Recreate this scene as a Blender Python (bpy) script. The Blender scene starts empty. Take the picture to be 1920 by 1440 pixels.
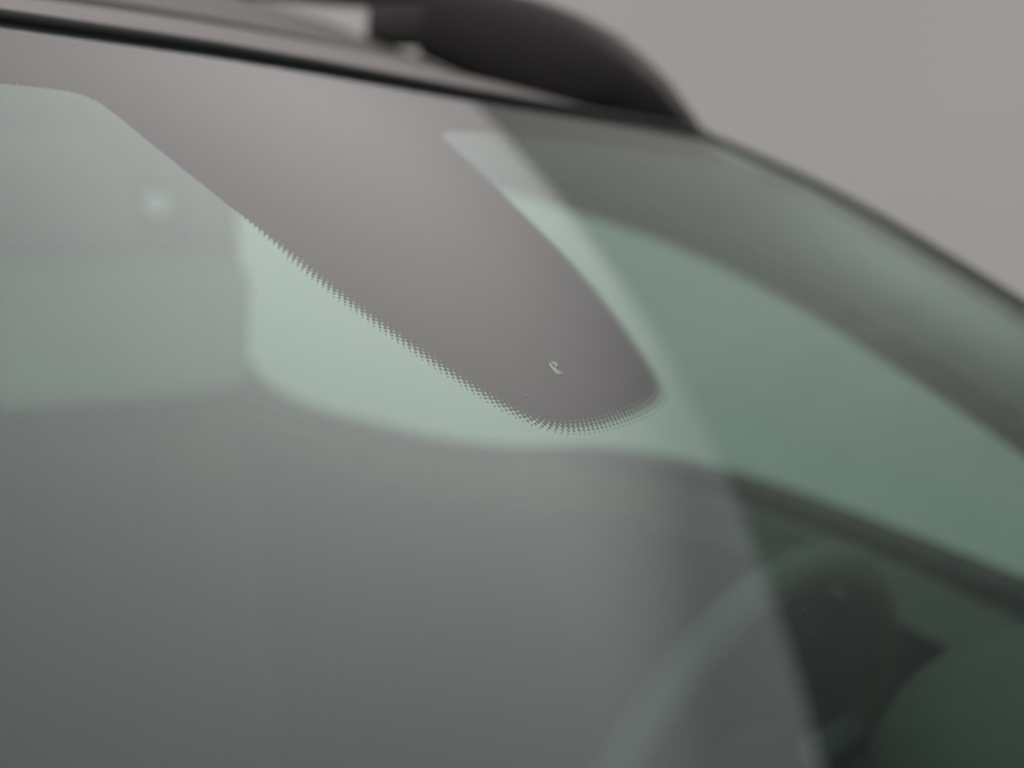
import bpy, bmesh, math, random
import numpy as np
from mathutils import Vector, Matrix, noise
from mathutils.geometry import tessellate_polygon
random.seed(4)
R = math.radians
ZO = 1.5                      # height of the windscreen's top edge above the ground

# measured values
CLOUD = (10.35, 9.65, 9.55)
SKY_BASE, SKY_BANK, SKY_THIN = 0.84, 1.15, 1.15
SCREEN_Y = .30  # where the wall stops and the added reflection-darkening boards begin
EXPO = 0.0
WS_TINT = (.825, .975, .935); WS_DUST = .007; WS_IOR = 1.52
ROOFC = (.045, .046, .038); TRIMC = (.84, .85, .80); LINERC = (.20, .20, .19)
WHEELC = (.044, .043, .040); HEADC = (.82, .86, .79)
WALLC = (.507, .513, .497); FRITC = (.016, .015, .016)
WALL_X, WALL_TOP = 2.6, 1.42
GLINT_E = .10
HOODPOS = (.375, -.375, -.405); HOODSIZE = (.135, .12, .105)
WHEELPOS = (.321, -.171, -.467); WHEELTILT = 13; WHEELR = .1856
BAND = (.0467, .0480, .0520)
TR_frit = [(-0.1134, 0.0472), (-0.1035, 0.0547), (-0.1008, 0.0669), (-0.0974, 0.1005), (-0.0911, 0.1437), (-0.0855, 0.1829), (-0.0826, 0.2133), (-0.0731, 0.2478), (-0.0644, 0.2745), (-0.056, 0.2941), (-0.0506, 0.3027), (-0.0446, 0.3107), (-0.0328, 0.3166), (-0.0161, 0.3185), (0.0049, 0.3172), (0.0303, 0.3132), (0.0513, 0.3074), (0.0651, 0.2987), (0.0754, 0.2806), (0.0911, 0.2469), (0.1093, 0.1984), (0.1215, 0.1348), (0.1294, 0.0902), (0.1326, 0.0589), (0.1473, 0.0521), (0.1829, 0.0488)]
TR_seal = [(-0.1183, -0.0115), (-0.0599, -0.0091), (0.0072, -0.0069), (0.082, -0.0004), (0.1999, 0.0095), (0.2815, 0.0119), (0.3862, 0.0152), (0.5134, 0.016)]
TR_edge = [(0.5303, 0.0181), (0.5705, 0.046), (0.6074, 0.0807), (0.6344, 0.1283), (0.6304, 0.1942), (0.6076, 0.2715)]
TR_chip1 = [(-0.0068, 0.2808), (-0.0051, 0.2805), (-0.0051, 0.2815), (-0.0058, 0.283), (-0.0048, 0.2838), (-0.0054, 0.2854), (-0.0049, 0.2867), (-0.0038, 0.288), (-0.0052, 0.2888), (-0.0072, 0.2886), (-0.0085, 0.2882), (-0.0084, 0.287), (-0.0085, 0.2859), (-0.0082, 0.2844), (-0.0078, 0.2825)]
TR_chip2 = [(-0.0033, 0.2795), (-0.002, 0.2801), (-0.0012, 0.2812), (-0.0011, 0.2823), (-0.0026, 0.2835), (-0.0043, 0.2834), (-0.0042, 0.2822), (-0.0046, 0.2812)]
TR_speck = [(-0.0418, 0.2996), (-0.041, 0.2995), (-0.0405, 0.2999), (-0.0411, 0.3003), (-0.0422, 0.3002)]
TR_win = [(0.7713, -0.0356), (0.7926, -0.12), (0.8336, -0.2774), (0.827, -0.3167), (0.7851, -0.341), (0.7108, -0.3548), (0.6057, -0.3576), (0.4914, -0.3596), (0.3638, -0.348), (0.2959, -0.3323), (0.2198, -0.3249), (0.0822, -0.3277), (-0.0458, -0.3474), (-0.2043, -0.3761), (-0.3065, -0.3954), (-0.3436, -0.3879), (-0.3384, -0.3567), (-0.2831, -0.2982), (-0.2046, -0.2468), (-0.1028, -0.193), (-0.0038, -0.1463), (0.1033, -0.107), (0.2337, -0.08), (0.331, -0.0639), (0.5207, -0.0483)]

scene = bpy.context.scene
col = scene.collection
# ------------------------------------------------------------------ camera
cam_d = bpy.data.cameras.new('camera')
cam = bpy.data.objects.new('camera', cam_d)
col.objects.link(cam)
yaw, pitch, roll = 0.892087, -0.136521, 0.0668675
fwd = Vector((math.sin(yaw)*math.cos(pitch), math.cos(yaw)*math.cos(pitch), math.sin(pitch)))
rt = Vector((math.cos(yaw), -math.sin(yaw), 0)); up = rt.cross(fwd)
r2 = rt*math.cos(roll)+up*math.sin(roll); u2 = -rt*math.sin(roll)+up*math.cos(roll)
m = Matrix((r2, u2, -fwd)).transposed().to_4x4()
m.translation = Vector((-0.546246, -0.662384, ZO-0.050119))
cam.matrix_world = m
cam_d.sensor_width = 36; cam_d.lens = 36*2900.2/1920
cam_d.clip_start = 0.01; cam_d.clip_end = 500
cam_d.dof.use_dof = True; cam_d.dof.focus_distance = 0.645; cam_d.dof.aperture_fstop = 3.9
cam_d.dof.aperture_blades = 0
scene.camera = cam

# ------------------------------------------------------------------ sky and light: an even overcast
SUN_EL, SUN_AZ = R(50), R(245)
w = bpy.data.worlds.new('World'); scene.world = w; w.use_nodes = True
nt = w.node_tree; nt.nodes.clear()
out = nt.nodes.new('ShaderNodeOutputWorld'); bg = nt.nodes.new('ShaderNodeBackground')
sky = nt.nodes.new('ShaderNodeTexSky'); sky.sky_type = 'NISHITA'; sky.sun_disc = False
sky.sun_elevation = SUN_EL; sky.sun_rotation = SUN_AZ
hs = nt.nodes.new('ShaderNodeHueSaturation'); hs.inputs['Saturation'].default_value = 0.12
tc = nt.nodes.new('ShaderNodeTexCoord')
nz = nt.nodes.new('ShaderNodeTexNoise'); nz.inputs['Scale'].default_value = 1.6; nz.inputs['Detail'].default_value = 4
nm = nt.nodes.new('ShaderNodeMapRange'); nm.inputs['To Min'].default_value = 0.9; nm.inputs['To Max'].default_value = 1.1
mu = nt.nodes.new('ShaderNodeMath'); mu.operation = 'MULTIPLY'
cl = nt.nodes.new('ShaderNodeVectorMath'); cl.operation = 'SCALE'; cl.inputs[0].default_value = CLOUD
mix = nt.nodes.new('ShaderNodeMix'); mix.data_type = 'RGBA'; mix.inputs[0].default_value = 0.85
L = nt.links.new
L(sky.outputs[0], hs.inputs['Color']); L(tc.outputs['Generated'], nz.inputs['Vector'])
L(nz.outputs['Fac'], nm.inputs['Value'])
def M2(op, a, b=None, clamp=False):
    n = nt.nodes.new('ShaderNodeMath'); n.operation = op; n.use_clamp = clamp
    for i, x in enumerate((a, b)):
        if x is None: continue
        if isinstance(x, (int, float)): n.inputs[i].default_value = x
        else: L(x, n.inputs[i])
    return n.outputs[0]
def toward(az, el, k):        # how close a direction lies to a heading, 0..1, broad
    n = nt.nodes.new('ShaderNodeVectorMath'); n.operation = 'DOT_PRODUCT'; L(tc.outputs['Generated'], n.inputs[0])
    n.inputs[1].default_value = (math.sin(R(az))*math.cos(R(el)), math.cos(R(az))*math.cos(R(el)), math.sin(R(el)))
    return M2('POWER', M2('MAXIMUM', n.outputs['Value'], 0.0), k)
def rise(z0, z1):
    n = nt.nodes.new('ShaderNodeMapRange'); n.interpolation_type = 'SMOOTHSTEP'; L(sepz.outputs['Z'], n.inputs['Value'])
    n.inputs['From Min'].default_value = z0; n.inputs['From Max'].default_value = z1
    return n.outputs[0]
sepz = nt.nodes.new('ShaderNodeSeparateXYZ'); L(tc.outputs['Generated'], sepz.inputs[0])
# broad overcast: thinner cloud to one side, a heavier bank beside it
lum = M2('ADD', M2('SUBTRACT', SKY_BASE, M2('MULTIPLY', M2('MULTIPLY', toward(95, 30, 14), M2('SUBTRACT', 1.0, rise(.515, .63))), SKY_BANK)),
    M2('MULTIPLY', M2('MULTIPLY', toward(63, 38, 17), M2('ADD', .45, M2('MULTIPLY', rise(.46, .58), .55))), SKY_THIN))
L(M2('MAXIMUM', lum, .55), mu.inputs[0]); L(nm.outputs[0], mu.inputs[1]); L(mu.outputs[0], cl.inputs['Scale'])
L(hs.outputs[0], mix.inputs[6]); L(cl.outputs[0], mix.inputs[7])
L(mix.outputs[2], bg.inputs['Color']); bg.inputs['Strength'].default_value = 0.1
L(bg.outputs[0], out.inputs['Surface'])
sd = bpy.data.lights.new('sun', 'SUN'); sd.energy = 1.2; sd.angle = R(40); sd.color = (1, .97, .93)
so = bpy.data.objects.new('sun', sd); col.objects.link(so)
sdir = Vector((math.sin(SUN_AZ)*math.cos(SUN_EL), math.cos(SUN_AZ)*math.cos(SUN_EL), math.sin(SUN_EL)))
so.rotation_euler = sdir.to_track_quat('Z', 'Y').to_euler(); so.location = sdir*20
sd.specular_factor = 1.0
scene.view_settings.view_transform = 'Standard'; scene.view_settings.look = 'None'
scene.view_settings.exposure = EXPO; scene.view_settings.gamma = 1
scene.render.engine = 'CYCLES'
scene.cycles.transparent_max_bounces = 32; scene.cycles.max_bounces = 10
scene.cycles.glossy_bounces = 6; scene.cycles.caustics_reflective = False
scene.cycles.use_denoising = True
# ------------------------------------------------------------------ helpers
def shader(name):
    mt = bpy.data.materials.new(name); mt.use_nodes = True
    return mt, mt.node_tree, mt.node_tree.nodes['Principled BSDF']
def mat(name, c, rough=0.6, metal=0.0, coat=0.0, var=0.12, scale=30, bump=0.0, bscale=400, spec=0.5):
    """plain procedural surface: base colour with a little wear and grain"""
    mt, t, p = shader(name)
    n = t.nodes.new('ShaderNodeTexNoise'); n.inputs['Scale'].default_value = scale; n.inputs['Detail'].default_value = 5
    co = t.nodes.new('ShaderNodeTexCoord'); t.links.new(co.outputs['Object'], n.inputs['Vector'])
    r = t.nodes.new('ShaderNodeMapRange'); r.inputs['To Min'].default_value = 1-var; r.inputs['To Max'].default_value = 1+var
    s = t.nodes.new('ShaderNodeVectorMath'); s.operation = 'SCALE'; s.inputs[0].default_value = c
    t.links.new(n.outputs['Fac'], r.inputs['Value']); t.links.new(r.outputs[0], s.inputs['Scale'])
    t.links.new(s.outputs[0], p.inputs['Base Color'])
    p.inputs['Roughness'].default_value = rough; p.inputs['Metallic'].default_value = metal
    p.inputs['Coat Weight'].default_value = coat; p.inputs['Coat Roughness'].default_value = .04
    p.inputs['Specular IOR Level'].default_value = spec
    if bump:
        n2 = t.nodes.new('ShaderNodeTexNoise'); n2.inputs['Scale'].default_value = bscale
        t.links.new(co.outputs['Object'], n2.inputs['Vector'])
        b = t.nodes.new('ShaderNodeBump'); b.inputs['Strength'].default_value = bump; b.inputs['Distance'].default_value = .002
        t.links.new(n2.outputs['Fac'], b.inputs['Height']); t.links.new(b.outputs[0], p.inputs['Normal'])
    return mt
def glass_mat(name, tint, dust=0.0, ior=1.52, dust_col=(.5, .5, .48)):
    """sheet glass: a Fresnel mix of tinted transmission and mirror reflection, with a film of dust"""
    mt = bpy.data.materials.new(name); mt.use_nodes = True; t = mt.node_tree; t.nodes.clear(); K = t.links.new
    o = t.nodes.new('ShaderNodeOutputMaterial'); g = t.nodes.new('ShaderNodeNewGeometry')
    mi = t.nodes.new('ShaderNodeMapRange'); mi.inputs['To Min'].default_value = ior; mi.inputs['To Max'].default_value = 1/ior
    K(g.outputs['Backfacing'], mi.inputs['Value'])
    f = t.nodes.new('ShaderNodeFresnel'); K(mi.outputs[0], f.inputs['IOR'])
    tr = t.nodes.new('ShaderNodeBsdfTransparent'); tr.inputs['Color'].default_value = (*tint, 1)
    gl = t.nodes.new('ShaderNodeBsdfGlossy'); gl.inputs['Roughness'].default_value = 0.0; gl.inputs['Color'].default_value = (1, 1, 1, 1)
    m1 = t.nodes.new('ShaderNodeMixShader'); K(f.outputs[0], m1.inputs[0]); K(tr.outputs[0], m1.inputs[1]); K(gl.outputs[0], m1.inputs[2])
    if dust:
        df = t.nodes.new('ShaderNodeBsdfDiffuse'); df.inputs['Color'].default_value = (*dust_col, 1)
        n = t.nodes.new('ShaderNodeTexNoise'); n.inputs['Scale'].default_value = 9; n.inputs['Detail'].default_value = 6
        co = t.nodes.new('ShaderNodeTexCoord'); K(co.outputs['Object'], n.inputs['Vector'])
        r = t.nodes.new('ShaderNodeMapRange'); r.inputs['To Min'].default_value = dust*.75; r.inputs['To Max'].default_value = dust*1.25
        K(n.outputs['Fac'], r.inputs['Value'])
        m2 = t.nodes.new('ShaderNodeMixShader'); K(r.outputs[0], m2.inputs[0]); K(m1.outputs[0], m2.inputs[1]); K(df.outputs[0], m2.inputs[2])
        K(m2.outputs[0], o.inputs['Surface'])
    else:
        K(m1.outputs[0], o.inputs['Surface'])
    return mt

def mesh_obj(name, verts, faces, m, parent=None, smooth=False):
    me = bpy.data.meshes.new(name)
    me.from_pydata([(x, y, z+ZO) for x, y, z in verts], [], faces)
    if m: me.materials.append(m)
    me.update()
    if smooth:
        me.polygons.foreach_set('use_smooth', [True]*len(me.polygons))
    o = bpy.data.objects.new(name, me); col.objects.link(o)
    if parent: o.parent = parent
    bm = bmesh.new(); bm.from_mesh(me); bmesh.ops.recalc_face_normals(bm, faces=bm.faces); bm.to_mesh(me); bm.free()
    return o
def auto(o, ang=40):
    me = o.data
    me.polygons.foreach_set('use_smooth', [True]*len(me.polygons))
    try: me.set_sharp_from_angle(angle=R(ang))
    except Exception: pass
    return o
def tube(name, pts, rad, m, parent=None, seg=12, sx=1.0):
    """swept round section; rad is one radius or one per point"""
    P = [Vector(p) for p in pts]; n = len(P); V = []; F = []
    rs = rad if isinstance(rad, (list, tuple)) else [rad]*n
    for i in range(n):
        t = (P[min(i+1, n-1)]-P[max(i-1, 0)]).normalized()
        a = t.cross(Vector((0, 0, 1)))
        if a.length < .1: a = t.cross(Vector((0, 1, 0)))
        a.normalize(); b = t.cross(a)
        for k in range(seg):
            th = 2*math.pi*k/seg
            V.append(tuple(P[i]+a*math.cos(th)*rs[i]*sx+b*math.sin(th)*rs[i]))
    for i in range(n-1):
        for k in range(seg):
            k2 = (k+1) % seg
            F.append((i*seg+k, i*seg+k2, (i+1)*seg+k2, (i+1)*seg+k))
    F.append(tuple(range(seg))); F.append(tuple((n-1)*seg+k for k in range(seg)))
    return mesh_obj(name, V, F, m, parent, True)
def grid(name, rows, m, parent=None, thick=None, smooth=True):
    """a sheet from rows of points; thick = list of matching rows for the other face"""
    nr, nc = len(rows), len(rows[0]); V = [p for r in rows for p in r]; F = []
    for i in range(nr-1):
        for j in range(nc-1):
            F.append((i*nc+j, i*nc+j+1, (i+1)*nc+j+1, (i+1)*nc+j))
    if thick:
        b = len(V); V += [p for r in thick for p in r]
        for i in range(nr-1):
            for j in range(nc-1):
                F.append((b+i*nc+j, b+(i+1)*nc+j, b+(i+1)*nc+j+1, b+i*nc+j+1))
        rim = [(0, j) for j in range(nc)]+[(i, nc-1) for i in range(1, nr)]+[(nr-1, j) for j in range(nc-2, -1, -1)]+[(i, 0) for i in range(nr-2, 0, -1)]
        ids = [i*nc+j for i, j in rim]
        for a, c in zip(ids, ids[1:]+ids[:1]): F.append((a, b+a, b+c, c))
    o = mesh_obj(name, V, F, m, parent, smooth)
    if smooth: auto(o, 50)
    return o
def box(name, lo, hi, m, parent=None, bev=.01, seg=3, rot=None, fn=None):
    bm = bmesh.new(); bmesh.ops.create_cube(bm, size=1)
    s = Vector(hi)-Vector(lo); c = (Vector(hi)+Vector(lo))/2
    bmesh.ops.scale(bm, vec=s, verts=bm.verts)
    if bev: bmesh.ops.bevel(bm, geom=bm.edges[:], offset=bev, segments=seg, affect='EDGES', profile=.5)
    V = [v.co.copy() for v in bm.verts]; F = [tuple(v.index for v in f.verts) for f in bm.faces]
    bm.verts.index_update(); bm.free()
    if rot: V = [rot @ v for v in V]
    V = [v+c for v in V]
    if fn: V = [fn(v) for v in V]
    return auto(mesh_obj(name, [tuple(v) for v in V], F, m, parent))
def smooth_loop(pts, n=2, closed=True):
    P = [Vector((*p, 0)) if len(p) == 2 else Vector(p) for p in pts]
    for _ in range(n):
        Q = []
        L_ = len(P)
        rng = range(L_) if closed else range(L_-1)
        if not closed: Q.append(P[0])
        for i in rng:
            a, b = P[i], P[(i+1) % L_]
            Q += [a*.75+b*.25, a*.25+b*.75]
        if not closed: Q.append(P[-1])
        P = Q
    return P
def plate(name, outer, holes, thick, place, m, parent):
    """flat plate with holes: outlines in (a, b), place(a, b, depth) puts them in the car"""
    loops = [[Vector((a, b, 0)) for a, b, *_ in lp] for lp in [outer]+holes]
    flat = [v for lp in loops for v in lp]
    tris = tessellate_polygon(loops)
    n = len(flat)
    V = [place(v.x, v.y, 0) for v in flat]+[place(v.x, v.y, thick) for v in flat]
    F = [tuple(t) for t in tris]+[tuple(n+i for i in reversed(t)) for t in tris]
    k = 0
    for lp in loops:
        for i in range(len(lp)):
            a, b = k+i, k+(i+1) % len(lp)
            F.append((a, b, n+b, n+a))
        k += len(lp)
    return auto(mesh_obj(name, V, F, m, parent), 35)
def tag(o, label=None, cat=None, group=None, kind=None):
    if label: o['label'] = label
    if cat: o['category'] = cat
    if group: o['group'] = group
    if kind: o['kind'] = kind
    return o

# ------------------------------------------------------------------ materials
M_GLASS = glass_mat('windscreen glass', WS_TINT, WS_DUST, WS_IOR)
M_INNER = M_GLASS
M_SIDE = glass_mat('door glass', (.83, .91, .87))
M_PRIV = glass_mat('privacy glass', (.22, .26, .24))
M_PAINT = mat('silver grey paint', (.10, .094, .089), .4, .12, .05, .03, 60)
M_ROOF = mat('roof panel', ROOFC, .4, 0, 0, .04, 40, spec=.3)
M_RUB = mat('black rubber', (.012, .014, .014), .55, var=.2)
M_PLAST = mat('satin black plastic', (.012, .0118, .0114), .42, var=.12, bump=.15, bscale=900)
M_TRIM = mat('pale grey trim', TRIMC, .75, var=.05, bump=.2, bscale=700)
M_LINER = mat('headlining cloth', LINERC, .9, var=.06, bump=.3, bscale=900)
M_DARK = mat('dark grey moulded plastic', (.009, .0095, .0088), .75, spec=.25, var=.1, bump=.3, bscale=600)
M_CAP = mat('door capping', (.12, .125, .11), .55, var=.08, bump=.2, bscale=600)
M_HOOD = mat('dashboard skin', (.058, .058, .052), .75, spec=.3, var=.06, bump=.2, bscale=700)
M_WHEEL = mat('leather rim', WHEELC, .6, spec=.3, var=.1, bump=.3, bscale=500)
M_SEAT = mat('dark seat fabric', (.03, .03, .03), .9, var=.15, bump=.5, bscale=500)
M_HEAD = mat('light grey seat fabric', HEADC, .85, var=.05, bump=.4, bscale=500)
M_STEEL = mat('steel post', (.5, .5, .5), .25, 1)
M_GLINT = mat('glowing glint', (.85, .87, .85), .2, var=.02)
_p = M_GLINT.node_tree.nodes['Principled BSDF']; _p.inputs['Emission Color'].default_value = (.95, 1, .97, 1); _p.inputs['Emission Strength'].default_value = GLINT_E  # glow put into the surface in place of a glint
M_WALL = mat('pale render', WALLC, .95, var=.10, scale=.45, bump=.2, bscale=60, spec=.2)
M_STONE = mat('crushed glass', (.50, .52, .50), .4, var=.5, scale=900, bump=.8, bscale=2500)

# ------------------------------------------------------------------ the place
V = [(-60, -60, -ZO), (60, -60, -ZO), (60, 60, -ZO), (-60, 60, -ZO)]
g = mesh_obj('ground', V, [(0, 1, 2, 3)], mat('asphalt', (.055, .055, .053), .9, var=.3, scale=6, bump=.6, bscale=150))
tag(g, kind='structure')
WX, WT = WALL_X, WALL_TOP
wall = box('wall', (WX, SCREEN_Y+.002, -ZO), (WX+.22, 12, WT), M_WALL, None, .004, 1)
tag(wall, 'tall plain pale grey rendered wall standing out of focus behind the car', 'wall')

dark_screen = bpy.data.objects.new('dark_screen', None); col.objects.link(dark_screen); dark_screen.location = (WX+.02, -2.4, 0)  # added out of view, only to darken the windscreen's reflection
tag(dark_screen, 'tall unseen boarded screen added beside the pale wall, graded pale to near black to darken the reflection', 'dark_screen')
M_SCREEN = mat('dark green screen rails', (.012, .016, .013), .8, var=.3, scale=8, bump=.4, bscale=90)
gmats = {}
for k in range(60):  # board colours graded pale to near black, imitating shade in the reflection
    y0 = SCREEN_Y-.09*(k+1); g_ = round(max(.009, .50*(1-(k+1)/15)**1.3) if k < 14 else .009, 4)
    if g_ not in gmats: gmats[g_] = mat('shade graded board', (g_, g_*1.02, g_*.97), .85, var=.2, scale=8, bump=.4, bscale=90)
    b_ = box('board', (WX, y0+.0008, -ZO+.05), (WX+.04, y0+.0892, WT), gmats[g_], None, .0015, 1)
    b_.parent = dark_screen; b_.matrix_parent_inverse = Matrix.Translation(dark_screen.location).inverted()
for zz in (-1.0, .9):
    b_ = box('rail', (WX+.043, SCREEN_Y-5.4, zz), (WX+.08, SCREEN_Y, zz+.14), M_SCREEN, None, .004, 1)
    b_.parent = dark_screen; b_.matrix_parent_inverse = Matrix.Translation(dark_screen.location).inverted()

# ------------------------------------------------------------------ windscreen surface
C1, C4, TW, C2, SL, KK = 0.17691, -0.0271, -0.47487, 0.00855, 0.47635, 0.06769
def G(u, v):
    c, s = math.cos(SL), math.sin(SL); dn = KK*v*v
    return Vector((u, C1*u*u+C4*u**4+TW*u*u*min(v, .5)-v*c+s*dn, -C2*u*u-v*s-c*dn))
def Nn(u, v):
    e = 1e-4
    n = (G(u, v+e)-G(u, v-e)).cross(G(u+e, v)-G(u-e, v)).normalized()
    return n if n.z > 0 else -n
def GO(u, v, h): return G(u, v)+Nn(u, v)*h
def interp(x, xs, ys): return float(np.interp(x, xs, ys))
def v_top(u): return interp(u, [-.6, -.12, -.06, .007, .08, .2, .28, .386, .53], [-.02, -.0115, -.0091, -.0069, -.0015, .0085, .012, .0152, .018])
EU = [.5303, .5705, .6074, .629, .634, .632, .63, .63]; EV = [.018, .046, .0807, .118, .15, .2, .27, .8]
def u_edge(v): return interp(v, EV, EU)
def ws_pt(s, t):
    u = s*.55; v = v_top(u)+t*(.76-v_top(u)); ue = u_edge(v)
    u = s*ue; v = v_top(u)+t*(.76-v_top(u))
    return u, v
NS, NT = 90, 80
outer = []; inner = []
for j in range(NT+1):
    a = []; b = []
    for i in range(NS+1):
        u, v = ws_pt(-1+2*i/NS, (j/NT)**1.15)
        a.append(tuple(G(u, v))); b.append(tuple(GO(u, v, -.0052)))
    outer.append(a); inner.append(b)

car = bpy.data.objects.new('car', None); col.objects.link(car)
tag(car, 'silver-grey car seen at its windscreen, with black roof rail and grey-black printed glass border', 'car')
ws = grid('windscreen', outer, M_GLASS, car, inner)
ws['label'] = 'curved green tinted windscreen with one small stone chip'

# printed ceramic border (flat print inside the glass), its edge broken into a halftone of dots
frit_m = bpy.data.materials.new('ceramic print'); frit_m.use_nodes = True
t = frit_m.node_tree; p = t.nodes['Principled BSDF']; K = t.links.new
p.inputs['Base Color'].default_value = (*FRITC, 1); p.inputs['Roughness'].default_value = .7; p.inputs['Specular IOR Level'].default_value = .1
at = t.nodes.new('ShaderNodeAttribute'); at.attribute_name = 'edge_distance'
uvn = t.nodes.new('ShaderNodeAttribute'); uvn.attribute_name = 'print_uv'
sp = t.nodes.new('ShaderNodeSeparateXYZ'); K(uvn.outputs['Vector'], sp.inputs[0])
def mth(op, a, b=None):
    n = t.nodes.new('ShaderNodeMath'); n.operation = op
    for i, x in enumerate((a, b)):
        if x is None: continue
        if isinstance(x, (int, float)): n.inputs[i].default_value = x
        else: K(x, n.inputs[i])
    return n.outputs[0]
PITCH = (.00160, .0022)
cx_ = mth('COSINE', mth('MULTIPLY', sp.outputs['X'], math.pi/PITCH[0])); cy_ = mth('COSINE', mth('MULTIPLY', sp.outputs['Y'], math.pi/PITCH[1]))
half = mth('ADD', mth('MULTIPLY', cx_, cy_), mth('DIVIDE', at.outputs['Fac'], .0057))
K(mth('GREATER_THAN', half, 0), p.inputs['Alpha'])

def seg_dist(P, poly):
    best = np.full(len(P), 9.0); run = np.zeros(len(P)); acc = 0.0; inside = np.zeros(len(P), bool)
    n = len(poly)
    for i in range(n):
        a = poly[i]; b = poly[(i+1) % n]; ab = b-a
        tt = np.clip(((P-a)@ab)/(ab@ab), 0, 1); dd = np.linalg.norm(P-(a+tt[:, None]*ab), axis=1)
        run = np.where(dd < best, acc+tt*np.linalg.norm(ab), run); acc += float(np.linalg.norm(ab))
        best = np.minimum(best, dd)
        cond = ((a[1] > P[:, 1]) != (b[1] > P[:, 1])) & (P[:, 0] < (b[0]-a[0])*(P[:, 1]-a[1])/(b[1]-a[1]+1e-12)+a[0])
        inside ^= cond
    return np.where(inside, best, -best), run
tongue = [(-.60, BAND[0]), (-.30, BAND[0]), (-.156, BAND[0])]+TR_frit+[(.30, BAND[1]), (.56, BAND[2]), (.604, .075), (.612, .10), (.616, .2), (.612, .74), (.70, .76), (.70, -.06), (-.70, -.06), (-.70, .76), (-.612, .74), (-.616, .2), (-.612, .10), (-.606, .08)]
poly = np.array([(q.x, q.y) for q in smooth_loop(tongue, 2)])
ST = .002
us = np.arange(-.64, .6401, ST); vs = np.arange(-.02, .7601, ST)
UU, VV = np.meshgrid(us, vs); P = np.stack([UU.ravel(), VV.ravel()], 1)
sdist, run = seg_dist(P, poly)
vt = np.interp(P[:, 0], [-.6, -.12, -.06, .007, .08, .2, .28, .386, .53], [-.02, -.0115, -.0091, -.0069, -.0015, .0085, .012, .0152, .018])
ue = np.interp(P[:, 1], EV, EU)
ok = (P[:, 1] > vt+.001) & (np.abs(P[:, 0]) < ue-.002)
keep = (sdist > -.009) & ok
nu, nv = len(us), len(vs); keep2 = keep.reshape(nv, nu)
idx = -np.ones(nu*nv, int); F = []; 
for j in range(nv-1):
    for i in range(nu-1):
        if keep2[j, i] and keep2[j, i+1] and keep2[j+1, i] and keep2[j+1, i+1]:
            F.append((j*nu+i, j*nu+i+1, (j+1)*nu+i+1, (j+1)*nu+i))
used = sorted({k for f in F for k in f}); idx[used] = range(len(used))
F = [tuple(int(idx[k]) for k in f) for f in F]
V = [tuple(GO(float(P[k, 0]), float(P[k, 1]), -.0050)) for k in used]
frit = mesh_obj('printed_border', V, F, frit_m, ws, True)
a = frit.data.attributes.new('edge_distance', 'FLOAT', 'POINT'); a.data.foreach_set('value', (sdist[used]*(1+3*np.clip((.19-P[used][:, 1])/.06, 0, 1))).astype(np.float32))   # the dots stop towards the top
a = frit.data.attributes.new('print_uv', 'FLOAT_VECTOR', 'POINT')
a.data.foreach_set('vector', np.stack([run[used], sdist[used], 0*run[used]], 1).astype(np.float32).ravel())
frit['label'] = 'dark printed glass border with a tongue edged in fine dots'

# stone chip: two flakes of crushed glass, slightly raised and uneven
def flake(name, pts, h, label=None):
    c = np.mean(pts, axis=0); V = []; F = []; n = len(pts)
    for k, (f, hh) in enumerate(((1, .00008), (.8, h), (.4, h*1.5))):
        for i, (u, v) in enumerate(pts):
            V.append(tuple(GO(c[0]+(u-c[0])*f, c[1]+(v-c[1])*f, hh*random.uniform(.6, 1.3))))
    V.append(tuple(GO(c[0], c[1], h*1.3)))
    for k in range(2):
        for i in range(n): F.append((k*n+i, k*n+(i+1) % n, (k+1)*n+(i+1) % n, (k+1)*n+i))
    for i in range(n): F.append((2*n+i, 2*n+(i+1) % n, 3*n))
    for i in range(1, n-1): pass
    F.append(tuple(range(n)))
    o = mesh_obj(name, V, F, M_STONE, ws)
    if label: o['label'] = label
    return o
def ribbon_chip():
    # the long flake is concave: build it as a chain of small facets along its spine
    L_ = TR_chip1; n = len(L_); lefts = L_[:8]; rights = [L_[0]]+L_[:7:-1][:7]
    V = []; F = []
    for i in range(8):
        a, b = lefts[i], rights[min(i, len(rights)-1)]
        mid = ((a[0]+b[0])/2, (a[1]+b[1])/2)
        V += [tuple(GO(a[0], a[1], .0001)), tuple(GO(mid[0], mid[1], random.uniform(.0004, .0009))), tuple(GO(b[0], b[1], .0001)), tuple(GO(mid[0], mid[1], .00002))]
    for i in range(7):
        for k in range(4): F.append((i*4+k, i*4+(k+1) % 4, (i+1)*4+(k+1) % 4, (i+1)*4+k))
    F.append((0, 1, 2, 3)); F.append((28, 29, 30, 31))
    o = mesh_obj('stone_chip', V, F, M_STONE, ws)
    o['label'] = 'small pale stone chip, crooked flake with a round fleck beside it'
ribbon_chip()
flake('chip_fleck', TR_chip2, .0004)
flake('dirt_speck', TR_speck, .0002)
for u, v, r_ in tuple((a_, b_, c_*.4) for a_, b_, c_ in ((.0059, .49, .0007), (.0185, .501, .0005), (.0294, .4328, .0005), (-.0089, .4391, .0004), (-.0195, .4503, .0004), (-.0552, .3911, .0004), (-.1305, .3487, .0003), (-.2157, .3806, .0004), (-.02, .355, .0003), (.03, .25, .0003), (-.16, .29, .0003))):
    flake('dirt_speck', [(u+r_*math.cos(k*1.05)*random.uniform(.6, 1.3), v+r_*math.sin(k*1.05)*random.uniform(.6, 1.3)) for k in range(6)], .0001)

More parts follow.
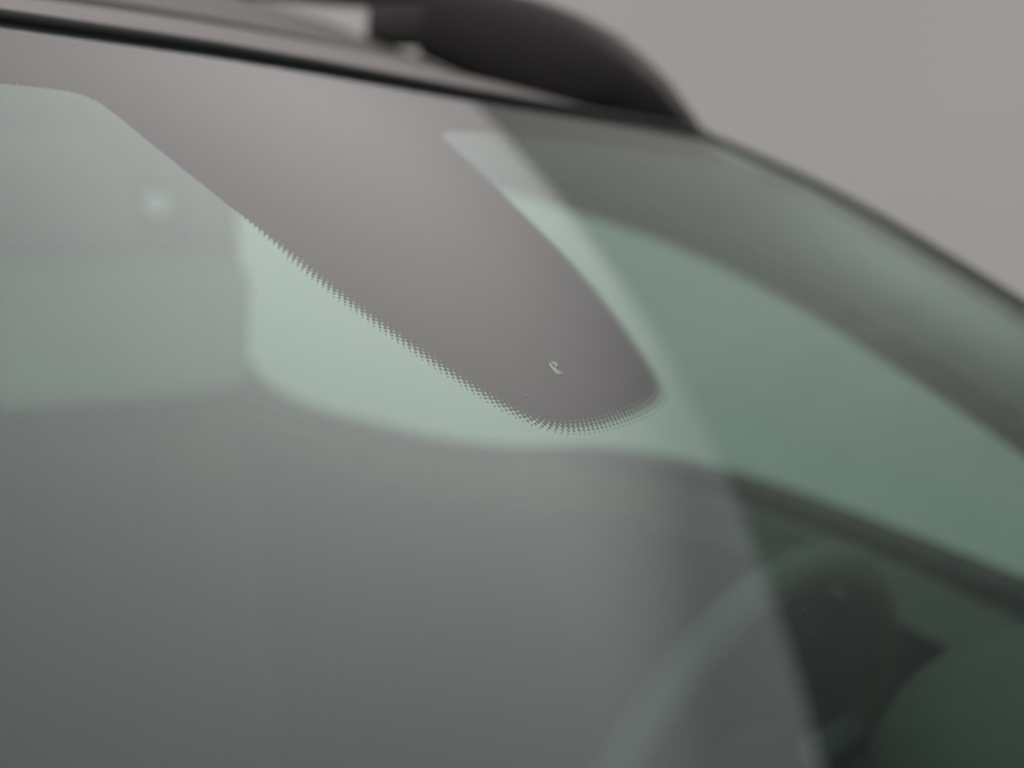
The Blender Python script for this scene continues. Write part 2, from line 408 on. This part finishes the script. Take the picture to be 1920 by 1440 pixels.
# seal along the top edge, mouldings down the sides
top = [tuple(GO(-.6+i*1.145/60, v_top(-.6+i*1.145/60)-.003, .0015)) for i in range(61)]
tube('windscreen_seal', top, .0033, M_RUB, car, 12)
for sgn in (1, -1):
    pts = []
    for i in range(40):
        v = .016+i*(.75-.016)/39; u = sgn*(u_edge(v)+.002)
        pts.append(tuple(GO(u, v, .001)))
    o = tube('side_moulding', pts, [.003+.0015*min(1, i/10) for i in range(40)], M_RUB, car, 12)

# ------------------------------------------------------------------ roof
def side(y, z, dpt, sgn=1):
    x = .62-.3*z if z > -.40 else .74-.03*(z+.40)*-1
    return (sgn*(x+dpt), y, z)
def roof_z(x, y):
    z = interp(y, [0, .1, .2, .258, .338, .402, .5, .65, .9, 1.3, 1.9], [.008, .030, .047, .060, .082, .099, .118, .135, .148, .138, .08])
    e = max(0, abs(x)-.52)
    return z-.10*x*x*min(1, .3+y*6)-e*e*3
def roof_front(x):
    u = max(-.6, min(.545, x)); return GO(u, v_top(u)-.006, .003)
ys = [0, .01, .03, .06, .078, .081, .083, .134, .136, .14, .16, .2, .3, .45, .6, .8, 1.0, 1.3, 1.6, 1.9]
rows = []; rows2 = []
XS = [-.62+i*1.24/40 for i in range(41)]
for k, y in enumerate(ys):
    a = []; b = []
    for x in XS:
        f = roof_front(x); w_ = max(0, 1-y/.06)
        z = roof_z(x, y)*(1-w_)+(f.z)*w_; yy = f.y+y if y < .11 else y+f.y*max(0, 1-(y-.11)/.3)
        if y in (.083, .134): z -= .004
        xx = x/.62*(.548+.047*min(1, y/.3))
        a.append((xx, yy, z)); b.append((xx, yy, z-.012))
    rows.append(a); rows2.append(b)
i0 = ys.index(.083)
roof = grid('roof', rows[:i0+1], M_PAINT, car, rows2[:i0+1])
panel = grid('roof_panel', rows[i0:], M_ROOF, roof, rows2[i0:])
box_rows = [[(q[0], q[1], q[2]+.0015) for q in rows[i0]], [(q[0], q[1], q[2]+.0015) for q in rows[i0+1]]]
grid('panel_gap', box_rows, M_RUB, roof, [[(a_, b_, c_-.004) for a_, b_, c_ in r_] for r_ in box_rows])
# roof side edge above the doors
for sgn in (1, -1):
    a = []; 
    for y in [0.02+.1*i for i in range(19)]:
        z = roof_z(.60, y)
        a.append((sgn*(.575+.032*min(1, y/.4)), y+.06, roof_z(.60, y+.06)-.016))
    tube('roof_edge', a, [.006, .010, .013]+[.016]*16, M_PAINT, roof, 14)
    ra = []; rb = []
    for y in [.10+.09*i for i in range(20)]:
        k0 = Vector((sgn*.572, y, roof_z(.572, y)-.006)); k1 = Vector(side(y, -.020, .056, sgn))
        ra.append([tuple(k0.lerp(k1, f/5)+Vector((sgn*.012, 0, .008))*math.sin(math.pi*f/5)) for f in range(6)])
        rb.append([(a_-sgn*.006, b_, c_-.006) for a_, b_, c_ in ra[-1]])
    grid('roof_side', ra, M_PAINT, roof, rb)
# roof rails: a wedge shaped black foot running into a bar
def rail(sgn):
    root = None
    # outline in (y, z): foot
    top_ = [(.024, -.012), (.036, .004), (.063, .031), (.09, .051), (.12, .070), (.16, .087), (.20, .099), (.26, .112), (.315, .119)]
    bot_ = [(.020, -.018), (.05, -.012), (.081, -.002), (.12, .005), (.137, .000), (.17, .003), (.196, .007), (.258, .022), (.338, .048)]
    rows = []
    for (ty, tz), (by, bz) in zip(top_, bot_):
        h = ((ty-by)**2+(tz-bz)**2)**.5; wd = min(.032, .008+h*.35)
        ring = []
        for k in range(20):
            th = 2*math.pi*k/20; c, s = math.cos(th), math.sin(th)
            c = math.copysign(abs(c)**.55, c); s = math.copysign(abs(s)**.55, s)
            fy = (ty+by)/2+(ty-by)/2*s; fz = (tz+bz)/2+(tz-bz)/2*s
            ring.append((sgn*(.532+wd*.55*c-.004*s), fy, fz))
        ring.append(ring[0]); rows.append(ring)
    V = []; F = []; n = 20
    for r_ in rows: V += r_[:n]
    for i in range(len(rows)-1):
        for k in range(n): F.append((i*n+k, i*n+(k+1) % n, (i+1)*n+(k+1) % n, (i+1)*n+k))
    F.append(tuple(range(n))); F.append(tuple((len(rows)-1)*n+k for k in range(n)))
    bar_pts = [(sgn*.532, .318, .106), (sgn*.532, .45, .109), (sgn*.53, .7, .130), (sgn*.528, 1.0, .134), (sgn*.524, 1.4, .12), (sgn*.52, 1.70, .085)]
    bar = tube('roof_rail', [tuple(q) for q in smooth_loop(bar_pts, 2, False)], .0135, M_PLAST, car, 14, 1.0)
    auto(mesh_obj('rail_foot', V, F, M_PLAST, bar), 40)
    box('rail_socket', (min(sgn*.518, sgn*.546), .300, .058), (max(sgn*.518, sgn*.546), .405, .100), M_PLAST, bar, .006)
    return bar
for s_ in (1, -1): rail(s_)

# ------------------------------------------------------------------ inside: headlining, pillars
rows = []; rows2 = []
for y in [.03, .08, .2, .4, .7, 1.0, 1.4, 1.8]:
    a = [(x, y+.10*x*x, roof_z(x*.9, y)-.030-.3*max(0, min(y, .5)-.1)*.8) for x in [-.56+i*.056 for i in range(21)]]
    rows.append(a); rows2.append([(x, y_, z+.008) for x, y_, z in a])
grid('headlining', rows, M_LINER, car, rows2)

win = [(q.x, q.y) for q in smooth_loop(TR_win, 2)]
def offs(poly_, dd):
    c = np.array(poly_); n = len(c); o = []
    area = sum(c[i][0]*c[(i+1) % n][1]-c[(i+1) % n][0]*c[i][1] for i in range(n)); sg = 1 if area > 0 else -1
    for i in range(n):
        tg = c[(i+1) % n]-c[i-1]; tg = tg/(np.linalg.norm(tg)+1e-9); nn = np.array([tg[1], -tg[0]])*sg
        o.append(tuple(c[i]+nn*dd))
    return o
rear_win = [(q.x, q.y) for q in smooth_loop([(.93, -.06), (.93, -.20), (.94, -.30), (1.0, -.335), (1.3, -.335), (1.44, -.31), (1.46, -.2), (1.42, -.08), (1.3, -.045), (1.04, -.035)], 2)]
for sgn in (1, -1):
    # front door
    outer_ = [(.87, -.012), (.875, -.35), (.88, -1.15), (-.60, -1.15), (-.60, -.44), (-.40, -.34), (-.30, -.265), (-.2144, -.215), (-.11, -.165), (-.01, -.118), (.09, -.080), (.22, -.05), (.33, -.035), (.5, -.018)]
    door = plate('front_door', outer_, [win], .045, lambda a_, b_, c_: side(a_, b_, c_, sgn), M_DARK, car)
    plate('door_capping', [(.86, -.375), (.86, -.405), (.47, -.420), (.37, -.408), (.22, -.389), (.08, -.393), (-.05, -.4115), (-.20, -.446), (-.36, -.482), (-.54, -.50), (-.55, -.45), (-.36, -.4305), (-.20, -.40), (-.05, -.3655), (.08, -.347), (.22, -.343), (.30, -.348), (.37, -.362), (.47, -.374), (.65, -.370), (.80, -.355), (.86, -.345)], [], -.022,
          lambda a_, b_, c_: side(a_, b_, c_-.002, sgn), M_CAP, door)
    plate('window', offs(win, .012), [], .004, lambda a_, b_, c_: side(a_, b_, c_+.02, sgn), M_SIDE, door)
    plate('door_skin', outer_, [offs(win, .004)], .008, lambda a_, b_, c_: side(a_, b_, c_+.047, sgn), M_PAINT, door)
    fr = [side(a_, b_, -.003, sgn) for a_, b_ in win]; tube('window_seal', fr+[fr[0]], .004, M_RUB, door, 8)
    # rear door
    od = [(.88, -.012), (.885, -.35), (.89, -1.15), (1.85, -1.15), (1.85, -.05), (1.6, .0), (1.2, .0)]
    rd = plate('rear_door', od, [rear_win], .045, lambda a_, b_, c_: side(a_, b_, c_, sgn), M_DARK, car)
    plate('window', offs(rear_win, .01), [], .004, lambda a_, b_, c_: side(a_, b_, c_+.02, sgn), M_PRIV, rd)
    plate('door_skin', od, [offs(rear_win, .004)], .008, lambda a_, b_, c_: side(a_, b_, c_+.047, sgn), M_PAINT, rd)
    # windscreen pillar trim: from the glass edge round to the door frame
    A_ = []; 
    edge = [(.02, .50), (.045, .55), (.08, .585), (.12, .606), (.16, .612), (.22, .612), (.30, .612), (.40, .612), (.52, .612), (.66, .612), (.74, .612)]
    lower = [(.40, -.030), (.26, -.050), (.12, -.080), (.02, -.113), (-.05, -.143), (-.12, -.176), (-.2, -.217), (-.28, -.262), (-.37, -.325), (-.45, -.37), (-.56, -.42)]
    rows = []; rows2 = []
    for (v, u), (yy, zz) in zip(edge, lower):
        a0 = GO(sgn*u, v, -.010); b0 = Vector(side(yy, zz, -.006, sgn))
        r_ = []; r3 = []
        for k in range(9):
            f = k/8; q = a0.lerp(b0, f); q = q+Vector((sgn*-.010, 0, .0))*math.sin(math.pi*f)
            r_.append(tuple(q)); r3.append((q.x+sgn*.012, q.y, q.z-.001))
        rows.append(r_); rows2.append(r3)
    pt = grid('pillar_trim', rows, M_TRIM, car, rows2)
    ro = []; ro2 = []
    for (v, u), (yy, zz) in zip(edge, lower):
        a0 = GO(sgn*(u_edge(v)+.004), v, -.006); b0 = Vector(side(yy, zz, .052, sgn)); r_ = []; r3 = []
        for k in range(7):
            f = k/6; q = a0.lerp(b0, f)+Vector((sgn*.004, 0, .003))*math.sin(math.pi*f)
            r_.append(tuple(q)); r3.append((q.x-sgn*.004, q.y, q.z-.004))
        ro.append(r_); ro2.append(r3)
    grid('pillar_skin', ro, M_PAINT, car, ro2)
# rear end, floor and bonnet: close the body
box('tailgate', (-.66, 1.86, -1.15), (.66, 1.92, .03), M_PAINT, car, .02)
box('floor', (-.74, -.7, -1.22), (.74, 1.9, -1.16), M_DARK, car, .01)
bon = []; bon2 = []
for i in range(13):
    f = i/12; y = -.70-.95*f
    r_ = [(x, y+.08*x*x*(1-f)+.2*x*x*f, -.42-.16*f**1.6-.10*x*x-.02*(x/.75)**6) for x in [-.76+j*1.52/30 for j in range(31)]]
    bon.append(r_); bon2.append([(a_, b_, c_-.02) for a_, b_, c_ in r_])
grid('bonnet', bon, M_PAINT, car, bon2)
for sgn in (1, -1):
    box('wing', (min(sgn*.70, sgn*.78), -1.6, -1.2), (max(sgn*.70, sgn*.78), -.61, -.50), M_PAINT, car, .03)
box('front_panel', (-.74, -1.66, -1.2), (.74, -1.58, -.66), M_PAINT, car, .03)

# ------------------------------------------------------------------ dashboard, wheel, seats
rows = []
prof = [(-.69, -.46), (-.60, -.43), (-.50, -.415), (-.42, -.41), (-.34, -.425), (-.29, -.47), (-.28, -.56), (-.30, -.8), (-.30, -1.1)]
pr = smooth_loop(prof, 2, False)
rows = [[(x, q.x+.10*x*x, q.y-.02*abs(x)) for x in [-.69+i*.069 for i in range(21)]] for q in pr]
dash = grid('dashboard', rows, M_DARK, car, [[(a_, b_-.02, c_-.01) for a_, b_, c_ in r_] for r_ in rows])
# instrument hood: a dome rising in front of the steering wheel
V = []; F = []
nu_, nv_ = 40, 20
HC = Vector(HOODPOS); HS = Vector(HOODSIZE)
for j in range(nv_+1):
    ph = math.pi*j/nv_
    for i in range(nu_):
        th = 2*math.pi*i/nu_
        c, s = math.cos(th)*math.sin(ph), math.sin(th)*math.sin(ph)
        V.append((HC.x+HS.x*c, HC.y+HS.y*s, HC.z+HS.z*math.cos(ph)))
for j in range(nv_):
    for i in range(nu_):
        F.append((j*nu_+i, j*nu_+(i+1) % nu_, (j+1)*nu_+(i+1) % nu_, (j+1)*nu_+i))
mesh_obj('instrument_hood', V, F, M_HOOD, dash, True)
# steering wheel
WC = Vector(WHEELPOS); tilt = R(WHEELTILT)
ax = Vector((1, 0, 0)); ay = Vector((0, -math.sin(tilt), math.cos(tilt)))   # up along the rim, top leaning forward
an = ax.cross(ay)
ring = [tuple(WC+(ax*math.cos(th)+ay*math.sin(th))*WHEELR) for th in [2*math.pi*i/96 for i in range(97)]]
sw = tube('steering_wheel', ring, .0145, M_WHEEL, car, 16)
sw['label'] = 'grey steering wheel seen through the glass'
for th in (R(8), R(172), R(270)):
    a_ = WC+(ax*math.cos(th)+ay*math.sin(th))*.04; b_ = WC+(ax*math.cos(th)+ay*math.sin(th))*(WHEELR-.005)
    tube('spoke', [tuple(a_), tuple(a_.lerp(b_, .5)), tuple(b_)], [.02, .014, .011], M_WHEEL, sw, 10)
V = []; F = []
for k, (rr, hh) in enumerate(((.075, -.01), (.078, .008), (.06, .022), (.02, .03))):
    for i in range(24):
        th = 2*math.pi*i/24; V.append(tuple(WC+(ax*math.cos(th)+ay*math.sin(th)*.85)*rr-an*hh*-1))
for k in range(3):
    for i in range(24): F.append((k*24+i, k*24+(i+1) % 24, (k+1)*24+(i+1) % 24, (k+1)*24+i))
F.append(tuple(range(24))); F.append(tuple(72+i for i in range(24)))
auto(mesh_obj('hub_pad', V, F, M_DARK, sw))
def seat(cx, name='seat'):
    rotb = Matrix.Rotation(R(-14), 3, 'X')
    s = box('seat', (cx-.25, .52, -1.0), (cx+.25, .64, -.345), M_SEAT, car, .05, 5, rotb)
    box('seat_cushion', (cx-.26, .02, -1.05), (cx+.26, .52, -.88), M_SEAT, s, .05, 5)
    hr = box('headrest', (cx-.14, .50, -.292), (cx+.155, .585, -.148), M_HEAD, s, .034, 6)
    for dx in (-.06, .06): tube('headrest_post', [(cx+dx, .55, -.42), (cx+dx, .548, -.28)], .0065, M_DARK, hr, 10)
    return s
seat(.338)
seat(-.338)
box('rear_bench', (-.6, 1.35, -1.05), (.6, 1.5, -.36), M_SEAT, car, .05, 4)
# glowing block standing in for a bright glint by the rear roof side
box('glint_glow', (.488, .672, -.120), (.508, .692, -.098), M_GLINT, car, .006)

for o in list(col.objects):
    if o.parent is None and o.type == 'MESH' and 'category' not in o and 'kind' not in o:
        print('UNTAGGED', o.name)
